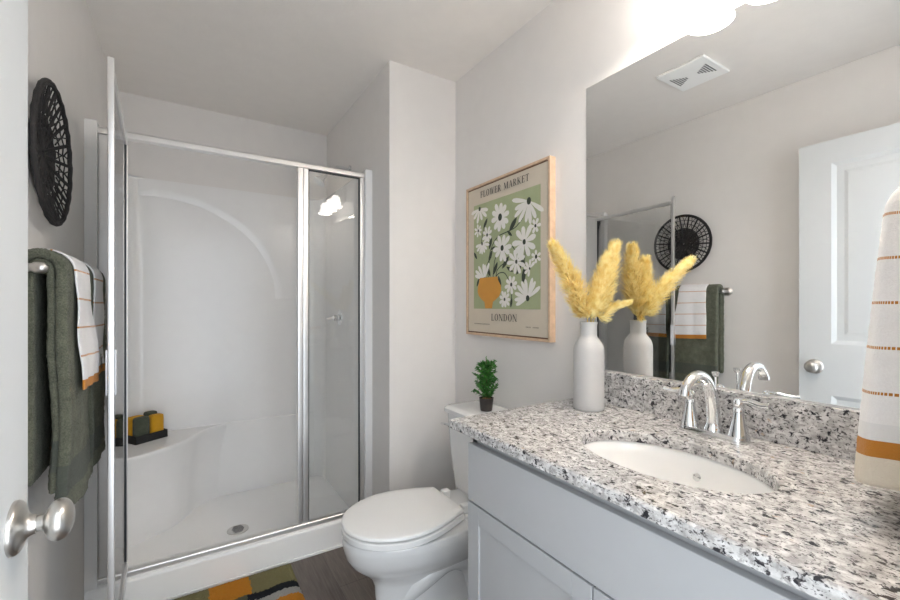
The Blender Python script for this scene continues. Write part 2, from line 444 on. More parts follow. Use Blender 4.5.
bm = bmesh.new(); tube(bm, [(SX1-.035, 2.535, 1.159), (SX1-.05, 2.56, 1.157), (SX1-.058, 2.61, 1.152)], [.011, .009, .007], 12)
st_part('valve_lever', bm, M['chrome'], v_)
bm = bmesh.new(); lathe(bm, [(.011, -.01), (.014, 0), (.016, .015), (.022, .03), (.036, .05), (.038, .058), (.034, .061), (0, .061)], (XA-.155, 2.45, 2.0), (-.62, -.05, -.78), 28)
sh = st_part('spray_head', bm, M['chrome']); sh['label'] = 'chrome shower spray head'
bm = bmesh.new(); lathe(bm, [(.028, 0), (.028, .003), (.018, .008), (.011, .010)], (XA-.0015, 2.46, 2.06), (-1, 0, 0), 28); st_part('arm_flange', bm, M['chrome'], sh)
bm = bmesh.new(); tube(bm, smoothpath([(XA-.004, 2.46, 2.06), (XA-.07, 2.46, 2.065), (XA-.12, 2.455, 2.04), (XA-.155, 2.45, 2.00)], 5), .0095, 12); st_part('bent_arm', bm, M['chrome'], sh)

# ------------------------------------------------------------------ shower frame + hinged door
YT = 2.135
fr = thing('glass_shower_enclosure', 'satin aluminium and clear glass shower enclosure with its door swung open', 'shower enclosure', (.25, YT, .135))
def fp(name, bm, m, parent=fr, sm=40): return obj(name, rel(bm, fr), m, parent, sm)
def rail_x(x0, x1, z0, z1, d):
    bm = bmesh.new()
    prof = [(YT-d, z0), (YT+d, z0), (YT+d, z1)] + [(YT+d*math.cos(t), z1+(d*.5)*math.sin(t)) for t in [PI*i/8 for i in range(1, 8)]] + [(YT-d, z1)]
    loft(bm, [[(x, y, z) for y, z in prof] for x in (x0, x1)]); return bm
fp('header', rail_x(SX0, SX1, 1.918, 1.937, .020), M['alu'])
fp('bottom_track', rail_x(SX0, SX1, .135, .152, .022), M['alu'])
fp('wall_jamb', boxbm(SX0, SX0+.045, YT-.014, YT+.014, .155, 1.918, .003), M['alu'])
fp('wall_jamb', boxbm(SX1-.022, SX1, YT-.014, YT+.014, .155, 1.918, .003), M['alu'])
bm = bmesh.new(); box(bm, .464, .488, YT-.016, YT+.016, .155, 1.918, .004); box(bm, .490, .516, YT-.014, YT+.014, .155, 1.918, .004); box(bm, .486, .492, YT-.01, YT+.01, .155, 1.918)
fp('centre_post', bm, M['alu'])
fxg = fp('fixed_glass', boxbm(.512, SX1-.018, YT-.003, YT+.003, .156, 1.916), M['glass'])
bm = bmesh.new()
box(bm, .516, .5195, YT-.007, YT+.007, .158, 1.915); box(bm, SX1-.026, SX1-.022, YT-.007, YT+.007, .158, 1.915)
box(bm, .516, SX1-.022, YT-.007, YT+.007, .158, .1615); box(bm, .516, SX1-.022, YT-.007, YT+.007, 1.912, 1.9155)
fp('fixed_gasket', bm, M['gasket'], fxg)
hX, hY = -.213, YT-.022
SW = math.hypot(1.485-hY, -.181-hX)
ZT = 1.905-.175
bm = bmesh.new()
box(bm, SW-.018, SW, -.008, .008, -.01, 1.935-.175, .003); box(bm, .0, .020, -.010, .010, 0, ZT, .003)
box(bm, .018, SW-.020, -.009, .009, ZT-.024, ZT, .003); box(bm, .018, SW-.020, -.010, .010, 0, .035, .003)
sd = obj('shower_door', bm, M['alu'], fr, 40); sd['label'] = 'hinged glass door swung open'
sd.location = Vector((hX, hY, .175))-fr.location; sd.rotation_euler = (0, 0, math.atan2(1.485-hY, -.181-hX))
obj('glass_panel', boxbm(.016, SW-.018, -.003, .003, .03, ZT-.02), M['glass'], sd)
bm = bmesh.new(); box(bm, .020, .022, -.007, .007, .035, ZT-.024); box(bm, SW-.020, SW-.018, -.007, .007, .035, ZT-.024)
obj('door_gasket', bm, M['gasket'], sd)
for s in (-1, 1):
    bm = bmesh.new(); box(bm, SW-.020, SW-.002, *sorted((s*.008, s*.012)), .985-.175, 1.113-.175, .0015)
    obj('pull_handle', bm, M['white_metal'], sd)['label'] = 'white pull handle'

# ------------------------------------------------------------------ vanity
VX, VY0, VY1 = .674, YF, .968
CT0, CT1 = .878, .905
van = thing('vanity_cabinet', 'pale grey shaker vanity cabinet under the granite worktop', 'cabinet', (.95, .55, 0))
def vp(name, bm, m, parent=van, sm=35): return obj(name, rel(bm, van), m, parent, sm)
bm = bmesh.new()
box(bm, VX+.02, XR-.001, VY0+.001, VY1, .10, .72); box(bm, VX+.02, VX+.045, VY0+.001, VY1, .72, CT0); box(bm, VX+.02, XR-.001, VY1-.02, VY1, .72, CT0)
box(bm, VX+.02, XR-.001, VY0+.001, VY0+.02, .72, CT0); box(bm, VX+.075, XR-.001, VY0+.001, VY1, 0, .10)
vp('body', bm, M['cab'])
vp('false_drawer_front', boxbm(VX, VX+.0195, VY0+.035, VY1-.003, .692, .852, .0025), M['cab'])
def shaker(y0, y1, z0, z1):
    bm = bmesh.new(); s = .050
    box(bm, VX, VX+.0195, y0, y0+s, z0, z1, .0018); box(bm, VX, VX+.0195, y1-s, y1, z0, z1, .0018)
    box(bm, VX, VX+.0195, y0+s, y1-s, z0, z0+s, .0018); box(bm, VX, VX+.0195, y0+s, y1-s, z1-s, z1, .0018)
    box(bm, VX+.005, VX+.017, y0+s-.004, y1-s+.004, z0+s-.004, z1-s+.004)
    return bm
for y0, y1, ky in ((.543, VY1-.003, .543+.03), (VY0+.035, .539, .539-.03)):
    d = vp('door', shaker(y0, y1, .125, .687), M['cab'])
    bm = bmesh.new(); lathe(bm, [(.006, 0), (.006, .012), (.013, .018), (.014, .024), (.009, .029), (0, .030)], (VX, ky, .612), (-1, 0, 0), 24)
    k = obj('knob', rel(bm, van), M['nickel'], d, 40)

# granite worktop with an oval cut-out
CX0, CX1, CY0, CY1 = .656, XR-.0005, YF+.0125, 1.032
SCX, SCY, SA, SB = .905, .528, .136, .202     # sink hole centre and half axes (x, y)
top = thing('granite_worktop', 'speckled white and black granite worktop with an oval sink cut-out', 'worktop', (.95, .55, CT0))
bm = bmesh.new()
angs = sorted([2*PI*i/96 for i in range(96)] + [math.atan2(y-SCY, x-SCX) % (2*PI) for x in (CX0, CX1) for y in (CY0, CY1)])
inn, out = [], []
for a in angs:
    dx, dy = math.cos(a), math.sin(a)
    t = min([(CX1-SCX)/dx if dx > 1e-9 else 1e9, (CX0-SCX)/dx if dx < -1e-9 else 1e9, (CY1-SCY)/dy if dy > 1e-9 else 1e9, (CY0-SCY)/dy if dy < -1e-9 else 1e9])
    out.append((SCX+dx*t, SCY+dy*t))
    k = 1/math.sqrt((dx/SA)**2+(dy/SB)**2); inn.append((SCX+dx*k, SCY+dy*k))
def off(pts, d, c=(SCX, SCY)):
    return [(c[0]+(x-c[0])*(1+d/math.hypot(x-c[0], y-c[1])), c[1]+(y-c[1])*(1+d/math.hypot(x-c[0], y-c[1]))) for x, y in pts]
def inset(pts, d): return [(min(max(x, CX0+d), CX1), min(max(y, CY0), CY1-d)) for x, y in pts]
def R3(p, z): return [(x, y, z) for x, y in p]
loft(bm, [R3(inn, CT0), R3(inn, CT1-.003), R3(off(inn, .003), CT1), R3(inset(out, .004), CT1), R3(out, CT1-.004), R3(out, CT0+.002), R3(inset(out, .002), CT0), R3(inn, CT0)], False, False)
bmesh.ops.remove_doubles(bm, verts=bm.verts[:], dist=1e-6)
obj('slab', rel(bm, top), M['granite'], top, 30)
bm = bmesh.new(); box(bm, XR-.021, XR-.0005, CY0, CY1, CT1, 1.012, .002); obj('backsplash', rel(bm, top), M['granite'], top, 30)

sink = thing('sink_basin', 'ivory oval undermount sink basin set into the granite', 'sink', (SCX, SCY, CT0))
bm = bmesh.new(); rings = []
for k, z in ((1.10, CT0), (1.03, CT0-.0005), (1.0, CT0-.006), (.985, CT0-.03), (.95, CT0-.07), (.86, CT0-.105), (.66, CT0-.128), (.4, CT0-.137), (.12, CT0-.139)):
    rings.append([(SCX+k*SA*math.cos(2*PI*i/64), SCY+k*SB*math.sin(2*PI*i/64), z) for i in range(64)])
rings += [[(SCX+k*SA*math.cos(2*PI*i/64), SCY+k*SB*math.sin(2*PI*i/64), z) for i in range(64)] for k, z in ((.12, CT0-.148), (.45, CT0-.146), (.72, CT0-.136), (.93, CT0-.11), (1.04, CT0-.07), (1.08, CT0-.01), (1.10, CT0-.0005))]
loft(bm, rings, False, False); obj('basin', rel(bm, sink), M['basin'], sink, 60)
bm = bmesh.new(); lathe(bm, [(.022, -.004), (.024, .001), (.018, .003), (.016, .0), (.0, .0)], (SCX, SCY, CT0-.139), n=28); obj('drain_ring', rel(bm, sink), M['chrome'], sink, 40)
bm = bmesh.new(); lathe(bm, [(.009, 0), (.009, .002), (.0, .003)], (SCX+SA*.955, SCY, CT0-.05), (-1, 0, .3), 20); obj('overflow_hole', rel(bm, sink), M['chrome'], sink, 40)

# faucet
FX, FY, FZ = 1.150, .547, CT1
fa = thing('faucet', 'chrome two-lever faucet with arched spout behind the sink', 'faucet', (FX, FY, FZ))
def stad(L, r, n=12):
    return [(FX+r*math.cos(t), FY+L+r*math.sin(t)) for t in [PI*i/n for i in range(n+1)]] + [(FX+r*math.cos(t), FY-L+r*math.sin(t)) for t in [PI+PI*i/n for i in range(n+1)]]
bm = bmesh.new(); loft(bm, [R3(stad(.055, .027), FZ), R3(stad(.055, .027), FZ+.009), R3(stad(.055, .024), FZ+.014)]); obj('base_plate', rel(bm, fa), M['chrome'], fa, 35)
bm = bmesh.new()
sp = smoothpath([(FX+.002, FY, FZ+.012), (FX-.001, FY, FZ+.06), (FX-.012, FY, FZ+.105), (FX-.034, FY, FZ+.142), (FX-.066, FY, FZ+.158), (FX-.100, FY, FZ+.155), (FX-.124, FY, FZ+.140), (FX-.133, FY, FZ+.125)], 6)
tube(bm, sp, [.0165-.005*min(1, i/(len(sp)*.8)) for i in range(len(sp))], 20)
lathe(bm, [(.021, .012), (.021, .018), (.018, .024), (.0165, .03)], (FX, FY, FZ), n=24)
obj('spout', rel(bm, fa), M['chrome'], fa, 40)
bm = bmesh.new(); lathe(bm, [(.0135, 0), (.0135, .012), (.011, .014), (0, .012)], (FX-.132, FY, FZ+.128), (-.2, 0, -1), 20); obj('aerator', rel(bm, fa), M['chrome'], fa, 40)
for s in (1, -1):
    yy = FY+s*.058
    bm = bmesh.new(); lathe(bm, [(.023, .010), (.022, .018), (.019, .03), (.015, .05), (.012, .068), (.013, .074), (.012, .080), (.009, .084)], (FX, yy, FZ), n=24); h = obj('handle', rel(bm, fa), M['chrome'], fa, 35)
    bm = bmesh.new()
    lathe(bm, [(.009, .082), (.0125, .088), (.013, .096), (.009, .104), (0, .107)], (FX, yy, FZ), n=20)
    lv = smoothpath([(FX, yy, FZ+.094), (FX, yy+s*.022, FZ+.101), (FX-.004, yy+s*.046, FZ+.097), (FX-.008, yy+s*.068, FZ+.099)], 5)
    tube(bm, lv, [.0065+.0015*math.sin(PI*i/(len(lv)-1)*.5) for i in range(len(lv))], 12)
    obj('lever', rel(bm, fa), M['chrome'], h, 40)
bm = bmesh.new(); tube(bm, [(FX+.020, FY+.004, FZ+.012), (FX+.020, FY+.004, FZ+.148)], .0028, 10)
lathe(bm, [(.003, 0), (.006, .003), (.0085, .008), (.009, .014), (.0, .016)], (FX+.020, FY+.004, FZ+.146), n=18); obj('lift_rod', rel(bm, fa), M['chrome'], fa, 40)

# mirror
bm = bmesh.new(); box(bm, XR-.0025, XR-.0002, YF+.03, 1.012, 1.0125, 2.022)
mir = thing('wall_mirror', 'large frameless plate mirror above the granite backsplash', 'mirror', (XR, .55, 1.0125))
obj('mirror_glass', rel(bm, mir), M['mirror'], mir)
bm = bmesh.new(); box(bm, XR-.005, XR-.0005, YF+.03, 1.013, 1.0122, 1.0165); obj('mounting_channel', rel(bm, mir), M['alu'], mir)

# ------------------------------------------------------------------ vanity light
LX, LZ = 1.11, 2.096; LYs = (.65, .49, .33)
vl = thing('vanity_light', 'three-shade vanity light lit above the mirror', 'wall lamp', (XR, .49, 2.2))
bm = bmesh.new(); prism(bm, [(.49-.11, 2.17), (.49+.11, 2.17), (.49+.12, 2.18), (.49+.12, 2.27), (.49+.11, 2.28), (.49-.11, 2.28), (.49-.12, 2.27), (.49-.12, 2.18)], XR-.025, XR-.0005, 'x', .004); obj('back_plate', rel(bm, vl), M['nickel'], vl, 35)
for ly in LYs:
    by = .49+(ly-.49)*.55
    bm = bmesh.new(); tube(bm, smoothpath([(XR-.02, by, 2.225), (XR-.06, by+(ly-by)*.4, 2.275), (LX+.02, ly, 2.27), (LX, ly, 2.22)], 6), .007, 12)
    lathe(bm, [(.009, .13), (.022, .125), (.024, .10), (.020, .095)], (LX, ly, LZ), n=24); obj('arm', rel(bm, vl), M['nickel'], vl, 40)
    bm = bmesh.new()
    prof = [(.020, .105), (.030, .098), (.038, .08), (.042, .055), (.048, .03), (.058, .010), (.063, 0), (.0605, .001), (.056, .011), (.046, .031), (.040, .055), (.036, .079), (.028, .095), (.019, .102)]
    lathe(bm, prof, (LX, ly, LZ), n=40, caps=(False, False)); obj('lamp_shade', rel(bm, vl), M['shade'], vl, 60)
    bm = bmesh.new(); lathe(bm, [(.008, .1), (.012, .075), (.021, .055), (.022, .042), (.015, .028), (0, .024)], (LX, ly, LZ), n=20); obj('bulb', rel(bm, vl), M['bulb'], vl, 60)
    l = bpy.data.lights.new('lamp_light', 'POINT'); l.energy = LAMP_E; l.color = LAMP_COL; l.shadow_soft_size = .03
    lo = bpy.data.objects.new('lamp_light', l); C.objects.link(lo); lo.location = (LX, ly, LZ+.030)
    lo.parent = vl; lo.matrix_parent_inverse = Matrix.Translation(-vl.location)

# ------------------------------------------------------------------ toilet
TY = 1.465
to = thing('toilet', 'white two-piece toilet with closed lid between vanity and shower', 'toilet', (.8, TY, 0))
def tp(name, bm, m, parent=to, sm=50): return obj(name, rel(bm, to), m, parent, sm)
def egg(xf, xb, hw, n=48, sq=2.0, cut=None, y=TY):
    """egg outline: pointed front at xf (-x), blunt back at xb"""
    xm = xf+(xb-xf)*.60
    pts = []
    for i in range(n):
        t = 2*PI*i/n; c, s = math.cos(t), math.sin(t)
        if c < 0: x = xm+(xm-xf)*c; yy = hw*s
        else:
            p = 2/2.8
            x = xm+(xb-xm)*abs(c)**p; yy = hw*math.copysign(abs(s)**p, s)
        if cut: x = min(x, cut)
        pts.append((x, y+yy))
    return pts
bm = bmesh.new(); rings = []
for z, xf, xb, hw in ((0, .565, 1.10, .112), (.015, .567, 1.10, .112), (.05, .585, 1.09, .10), (.12, .605, 1.06, .090), (.19, .598, 1.06, .092), (.225, .580, 1.06, .108), (.255, .545, 1.06, .135), (.285, .512, 1.05, .158), (.32, .490, 1.04, .175), (.36, .480, 1.02, .182), (.384, .480, 1.01, .182), (.392, .488, 1.0, .174)):
    rings.append(R3(egg(xf, xb, hw), z))
loft(bm, rings)
# trapway bulge on both sides
for s in (-1, 1):
    tr = smoothpath([(.70, TY+s*.028, .13), (.78, TY+s*.06, .20), (.87, TY+s*.072, .245), (.96, TY+s*.07, .21), (.99, TY+s*.062, .12), (.97, TY+s*.055, .03)], 5)
    tube(bm, tr, [.040+.010*math.sin(PI*i/(len(tr)-1)) for i in range(len(tr))], 16)
# deck behind the seat that carries the tank
box(bm, .93, 1.19, TY-.135, TY+.135, .33, .402, .02, 4)
tp('bowl', bm, M['ceramic'])
for s in (-1, 1):
    bm = bmesh.new(); lathe(bm, [(.013, 0), (.013, .008), (.009, .016), (0, .018)], (.9, TY+s*.112, .012), n=20)
    tp('bolt_cap', bm, M['seat'])
SEAT = [(0, .0), (.012, .22), (.05, .44), (.12, .66), (.22, .83), (.34, .95), (.46, 1.0), (.58, .985), (.70, .92), (.82, .82), (.92, .72), (1, .64)]
def seatline(g, x0=.478, x1=.925, hw=.184):
    L = x1-x0; up = smoothpath([(x0+L*t, TY+hw*w, 0) for t, w in SEAT], 4); cx = (x0+x1)/2
    pts = [(p.x, p.y) for p in up]+[(p.x, 2*TY-p.y) for p in up[:0:-1]]
    return [(cx+(x-cx)*(1-g/(L/2)), TY+(y-TY)*(1-g/hw)) for x, y in pts]
bm = bmesh.new()
loft(bm, [R3(seatline(.006), .3965), R3(seatline(.001), .400), R3(seatline(.0), .418), R3(seatline(.006), .4235)])
tp('seat', bm, M['seat'])
bm = bmesh.new()
loft(bm, [R3(seatline(.007), .4275), R3(seatline(.001), .430), R3(seatline(.001), .437), R3(seatline(.007), .4425), R3(seatline(.04), .4450), R3(seatline(.12), .446)])
tp('lid', bm, M['seat'])
for s in (-1, 1):
    bm = bmesh.new(); box(bm, .938, .975, TY+s*.075-.016, TY+s*.075+.016, .400, .436, .006, 3); tp('hinge', bm, M['seat'])
def rr(x0, x1, y0, y1, r, n=6):
    out = []
    for cx, cy, a in ((x1-r, y1-r, 0), (x0+r, y1-r, 90), (x0+r, y0+r, 180), (x1-r, y0+r, 270)): out += arc(cx, cy, r, a, a+90, n)
    return out
bm = bmesh.new()
loft(bm, [R3(rr(1.055, 1.205, TY-.155, TY+.155, .035), .395), R3(rr(1.045, 1.212, TY-.165, TY+.165, .04), .42), R3(rr(1.03, 1.218, TY-.182, TY+.182, .04), .60), R3(rr(1.022, 1.22, TY-.188, TY+.188, .04), .742)])
tp('tank', bm, M['ceramic'])
bm = bmesh.new()
loft(bm, [R3(rr(1.018, 1.224, TY-.192, TY+.192, .04), .742), R3(rr(1.008, 1.226, TY-.20, TY+.20, .045), .748), R3(rr(1.008, 1.226, TY-.20, TY+.20, .045), .766), R3(rr(1.018, 1.222, TY-.19, TY+.19, .04), .774), R3(rr(1.04, 1.21, TY-.16, TY+.16, .03), .776)])
tp('tank_lid', bm, M['ceramic'])
bm = bmesh.new(); lathe(bm, [(.013, -.004), (.013, .004), (.009, .01), (.009, .016), (0, .018)], (1.024, TY+.135, .695), (-1, 0, 0), 20)
tube(bm, smoothpath([(1.012, TY+.135, .695), (1.008, TY+.165, .693), (1.010, TY+.195, .687)], 4), .006, 10); tp('flush_lever', bm, M['chrome'])

# plant on the tank
PX, PY, PZ = 1.12, 1.462, .776
pl = thing('potted_plant', 'small green bushy plant in dark pot on the toilet tank', 'plant', (PX, PY, PZ))
bm = bmesh.new(); lathe(bm, [(.024, 0), (.026, .004), (.031, .052), (.032, .056), (.029, .056), (.028, .046), (0, .045)], (PX, PY, PZ), n=28); obj('pot', rel(bm, pl), M['pot'], pl, 40)
bm = bmesh.new(); lathe(bm, [(.0285, .045), (.022, .052), (.012, .055), (0, .056)], (PX, PY, PZ), n=20); obj('soil', rel(bm, pl), M['soil'], pl, 60)
bm = bmesh.new(); bs = bmesh.new()
rnd = random.Random(3)
def leafquad(bm, p, d, ln, w, up):
    d = d.normalized(); s = d.cross(up)
    if s.length < 1e-4: s = d.orthogonal()
    s.normalize(); n = s.cross(d)
    a = [bm.verts.new(p), bm.verts.new(p+d*ln*.45+s*w+n*w*.3), bm.verts.new(p+d*ln), bm.verts.new(p+d*ln*.45-s*w+n*w*.3), bm.verts.new(p+d*ln*.5-n*w*.25)]
    for q in ((0, 1, 4), (1, 2, 4), (2, 3, 4), (3, 0, 4)): bm.faces.new([a[i] for i in q])
for bnum in range(44):
    t = bnum/43; a = bnum*2.4
    base = Vector((PX, PY, PZ+.05+.145*t)); L = (.060-.008*t)*rnd.uniform(.75, 1.2)*(1 if t < .93 else .5)
    d = Vector((math.cos(a), math.sin(a), .55+.5*rnd.random())).normalized()
    tip = base+d*L; tube(bs, [base, tip], .0011, 5)
    for k in range(20):
        p = base.lerp(tip, (k+1)/20)
        for q in range(2):
            dd = Vector((rnd.gauss(0, 1), rnd.gauss(0, 1), rnd.gauss(.3, .7))); leafquad(bm, p, dd+d*.5, rnd.uniform(.011, .018), rnd.uniform(.004, .006), Vector((0, 0, 1)))
for k in range(14): leafquad(bm, Vector((PX, PY, PZ+.195+.0028*k)), Vector((rnd.gauss(0, 1), rnd.gauss(0, 1), .9)), .010, .003, Vector((0, 0, 1)))
tube(bs, [(PX, PY, PZ+.04), (PX+.002, PY, PZ+.12), (PX, PY, PZ+.232)], [.003, .0025, .0012], 6)
obj('foliage', rel(bm, pl), M['leaf'], pl); obj('stem', rel(bs, pl), M['stem'], pl)

# ------------------------------------------------------------------ vase with pampas
VXc, VYc, VZ = 1.098, .895, CT1
va = obj('bottle_vase', bmesh.new(), M['vase'])
bm = bmesh.new()
lathe(bm, [(.0, .0), (.043, .0), (.047, .004), (.0475, .02), (.0475, .182), (.0465, .197), (.042, .211), (.034, .222), (.0275, .230), (.0255, .237), (.0255, .270), (.0275, .277), (.0275, .280), (.0235, .280), (.022, .272), (.022, .237), (.03, .222), (.042, .197), (.043, .02), (.0, .012)], n=48)
bmesh.ops.recalc_face_normals(bm, faces=bm.faces[:]); bm.to_mesh(va.data); bm.free()
for p in va.data.polygons: p.use_smooth = True
va.location = (VXc, VYc, VZ)
tag(va, 'matte white bottle vase standing on the granite by the mirror', 'vase')
def plume(path, rmax, label, seed, n=1500):
    rnd = random.Random(seed)
    P = smoothpath(path, 8); L = len(P)
    t = thing('pampas_plume', label, 'dried flower', path[0], group='yellow pampas plumes in the white vase')
    bs = bmesh.new(); tube(bs, P, [.0016]*L, 6); obj('stalk', rel(bs, t), M['pampas_stem'], t)
    bm = bmesh.new()
    i0 = int(L*.30)
    for k in range(n):
        u = rnd.random()**.9; f = i0+(L-1-i0)*u; i = min(int(f), L-2); p = P[i].lerp(P[i+1], f-i)
        tan = (P[i+1]-P[i]).normalized()
        rad = rmax*(.30+.62*math.sin(PI*min(1, (u*.96+.04)**.85)))*rnd.uniform(.55, 1.25)
        a = rnd.uniform(0, 2*PI); o = tan.orthogonal().normalized(); s = tan.cross(o)
        out = o*math.cos(a)+s*math.sin(a)
        q0 = p; q1 = p+out*rad*.55+tan*.010; q2 = p+out*rad*.92+tan*(.024+.020*rnd.random())
        w = rnd.uniform(.0006, .0012)
        side = out.cross(tan).normalized()
        # feathery strand: spine plus short barbs
        for A, B, w0, w1 in ((q0, q1, w, w*1.5), (q1, q2, w*1.5, .0002)):
            vs = [bm.verts.new(A+side*w0), bm.verts.new(A-side*w0), bm.verts.new(B-side*w1), bm.verts.new(B+side*w1)]; bm.faces.new(vs)
        for b in range(4):
            A = q1.lerp(q2, b/4); dd = (tan*.6+out*.5+side*rnd.choice((-1, 1))*rnd.uniform(.5, 1.1)+o*rnd.gauss(0, .3)).normalized()
            B = A+dd*rnd.uniform(.005, .010); nn = dd.cross(out)
            if nn.length < 1e-3: nn = side
            nn.normalize()
            vs = [bm.verts.new(A+nn*.0007), bm.verts.new(A-nn*.0007), bm.verts.new(B)]; bm.faces.new(vs)
    obj('plume_head', rel(bm, t), M['pampas'], t)
    return t
b0 = Vector((VXc, VYc, VZ+.02)); nk = VZ+.272
def vpt(u, v, dd=0):   # a point of the bouquet: u to the right, v up, dd away (metres, from the vase neck)
    r = Vector((.85, -.527, 0)); f = Vector((.527, .85, 0))
    return Vector((VXc, VYc, nk))+r*u+f*dd+Vector((0, 0, v))
def wp(x, y, z): return Vector((x, y, z))
plume([b0+Vector((.006, 0, 0)), wp(1.092, .893, nk), wp(1.06, .885, nk+.05), wp(.985, .865, nk+.13), wp(.885, .835, 1.395)], .046, 'yellow pampas plume leaning far out left towards the framed print', 11, 1700)
plume([b0+Vector((-.004, .004, 0)), wp(1.102, .893, nk), wp(1.125, .885, nk+.07), wp(1.155, .875, nk+.15), wp(1.180, .862, 1.418)], .052, 'tallest yellow pampas plume, upright and tilting right in the vase', 12, 1900)
plume([b0+Vector((0, -.008, 0)), wp(1.100, .886, nk), wp(1.108, .87, nk+.06), wp(1.12, .86, nk+.12), wp(1.128, .850, 1.375)], .048, 'yellow pampas plume in the middle of the vase, below the tallest one', 13, 1600)
plume([b0+Vector((0, .008, 0)), wp(1.106, .885, nk), wp(1.125, .868, nk+.025), wp(1.145, .845, nk+.05), wp(1.165, .825, nk+.062)], .018, 'short low pampas sprig poking right from the vase neck', 14, 320)

# ------------------------------------------------------------------ framed print
PC = Vector((XR, 1.4405, 1.457)); PW, PH = .589, .729
pic = thing('framed_print', 'oak framed flower market print on the wall above the toilet', 'picture', (XR, 1.4405, 1.457))
# local axes: x (into room = -X world) kept in world coordinates, lx to the viewer's right = -Y
def PP(lx, lz, d): return Vector((-d, -lx, lz))
bm = bmesh.new(); fw = .011; dp = .0315
hw, hh = PW/2, PH/2
fo = -.008; hw = .2865
for x0, x1, z0, z1 in ((-hw, -hw+fw, -hh, hh), (hw-fw, hw, -hh, hh), (-hw+fw, hw-fw, -hh, -hh+fw), (-hw+fw, hw-fw, hh-fw, hh)):
    box(bm, -dp, -.0005, -x1-fo, -x0-fo, z0, z1, .001)
obj('frame', bm, M['oak'], pic, 35)
bm = bmesh.new(); g = .006
for x0, x1, z0, z1 in ((-hw+fw, -hw+fw+g, -hh+fw, hh-fw), (hw-fw-g, hw-fw, -hh+fw, hh-fw), (-hw+fw, hw-fw, -hh+fw, -hh+fw+g), (-hw+fw, hw-fw, hh-fw-g, hh-fw)):
    box(bm, -.024, -.001, -x1-fo, -x0-fo, z0, z1)
obj('frame_gap', bm, M['frame_gap'], pic)
bm = bmesh.new(); DP = .027
ex, ez = hw-fw-g, hh-fw-g
box(bm, -DP, -.002, -ex-fo, ex-fo, -ez, ez, mi=0)
layer = [0]
def flat(poly, mi):
    layer[0] += 1; d = DP+.0003+layer[0]*.000004
    f = bm.faces.new([bm.verts.new(PP(x, z, d)) for x, z in poly]); f.material_index = mi
    f.normal_update()
    if f.normal.x > 0: f.normal_flip()
def stroke(pts, w, mi):
    for (x0, z0), (x1, z1) in zip(pts, pts[1:]):
        dx, dz = x1-x0, z1-z0; l = math.hypot(dx, dz) or 1; nx, nz = -dz/l*w/2, dx/l*w/2
        flat([(x0+nx, z0+nz), (x1+nx, z1+nz), (x1-nx, z1-nz), (x0-nx, z0-nz)], mi)
flat([(-.232, -.236), (.224, -.236), (.224, .268), (-.232, .268)], 1)
def curve2(pts, n=8): return [(p.x, p.y) for p in smoothpath([(a, b, 0) for a, b in pts], n)]
for st_ in ([(.122, .15), (.075, .118), (.02, .106), (-.04, .095), (-.08, .065), (-.105, .02), (-.112, -.06)], [(-.137, .175), (-.16, .12), (-.17, .08)], [(-.014, .038), (.03, .045), (.062, .03), (.075, .0)],
            [(-.06, -.10), (-.05, -.06), (-.01, -.035), (.03, -.03), (.08, -.03)], [(-.07, -.10), (-.04, -.075), (.0, -.075), (.025, -.10), (.048, -.129)], [(-.11, -.10), (-.12, -.07), (-.125, -.03), (-.10, .0)],
            [(-.08, -.10), (-.075, -.05), (-.06, .0), (-.014, .038)], [(.14, .047), (.13, -.05), (.127, -.09)], [(.045, -.135), (.05, -.17), (.047, -.21)], [(-.12, -.09), (-.15, -.088), (-.18, -.09), (-.197, -.11)]):
    stroke(curve2(st_), .0045, 3)
def leafp(x, z, ln, a, w=.32):
    a = math.radians(a); p = []
    for i in range(9): t = i/8; p.append((t-.5, w*.5*math.sin(PI*t)**.8))
    for i in range(1, 8): t = 1-i/8; p.append((t-.5, -w*.5*math.sin(PI*t)**.8))
    flat([(x+ln*(u*math.cos(a)-v*math.sin(a)), z+ln*(u*math.sin(a)+v*math.cos(a))) for u, v in p], 3)
for x, z, ln, a in ((.059, .132, .075, 48), (.037, .096, .042, -40), (-.137, .169, .055, 55), (-.099, .069, .06, 70), (-.099, .011, .06, 62), (-.217, .023, .045, -55), (-.062, -.05, .065, 62), (-.111, -.062, .055, -65),
                    (.009, -.029, .07, 48), (.037, -.061, .05, -30), (-.032, -.113, .06, -72), (-.197, -.109, .045, 65), (.122, -.039, .06, -60), (.127, -.092, .075, 80), (.096, -.069, .05, 50), (.048, -.207, .045, 80), (-.08, .045, .035, 20)):
    leafp(x, z, ln, a)
def petal(cx, cz, r0, r1, a, w):
    a = math.radians(a); prof = [(r0, .3), (r0+(r1-r0)*.35, .75), (r0+(r1-r0)*.7, 1), (r0+(r1-r0)*.92, .7), (r1, .15)]
    pts = [(r, w*k/2) for r, k in prof] + [(r, -w*k/2) for r, k in prof[::-1]]
    flat([(cx+u*math.cos(a)-v*math.sin(a), cz+u*math.sin(a)+v*math.cos(a)) for u, v in pts], 2)
def daisy(cx, cz, r, n=9, a0=0, a1=360, w=.42, eye=.2, seed=1):
    rn = random.Random(seed)
    full = a1-a0 >= 360
    for i in range(n):
        a = a0+(a1-a0)*(i/n if full else i/(n-1))+rn.uniform(-5, 5)
        petal(cx, cz, r*.12, r*rn.uniform(.92, 1.14), a, r*w*.86)
    flat([(cx+r*eye*.9*math.cos(t), cz+r*eye*1.1*math.sin(t)) for t in [2*PI*i/16 for i in range(16)]], 3)
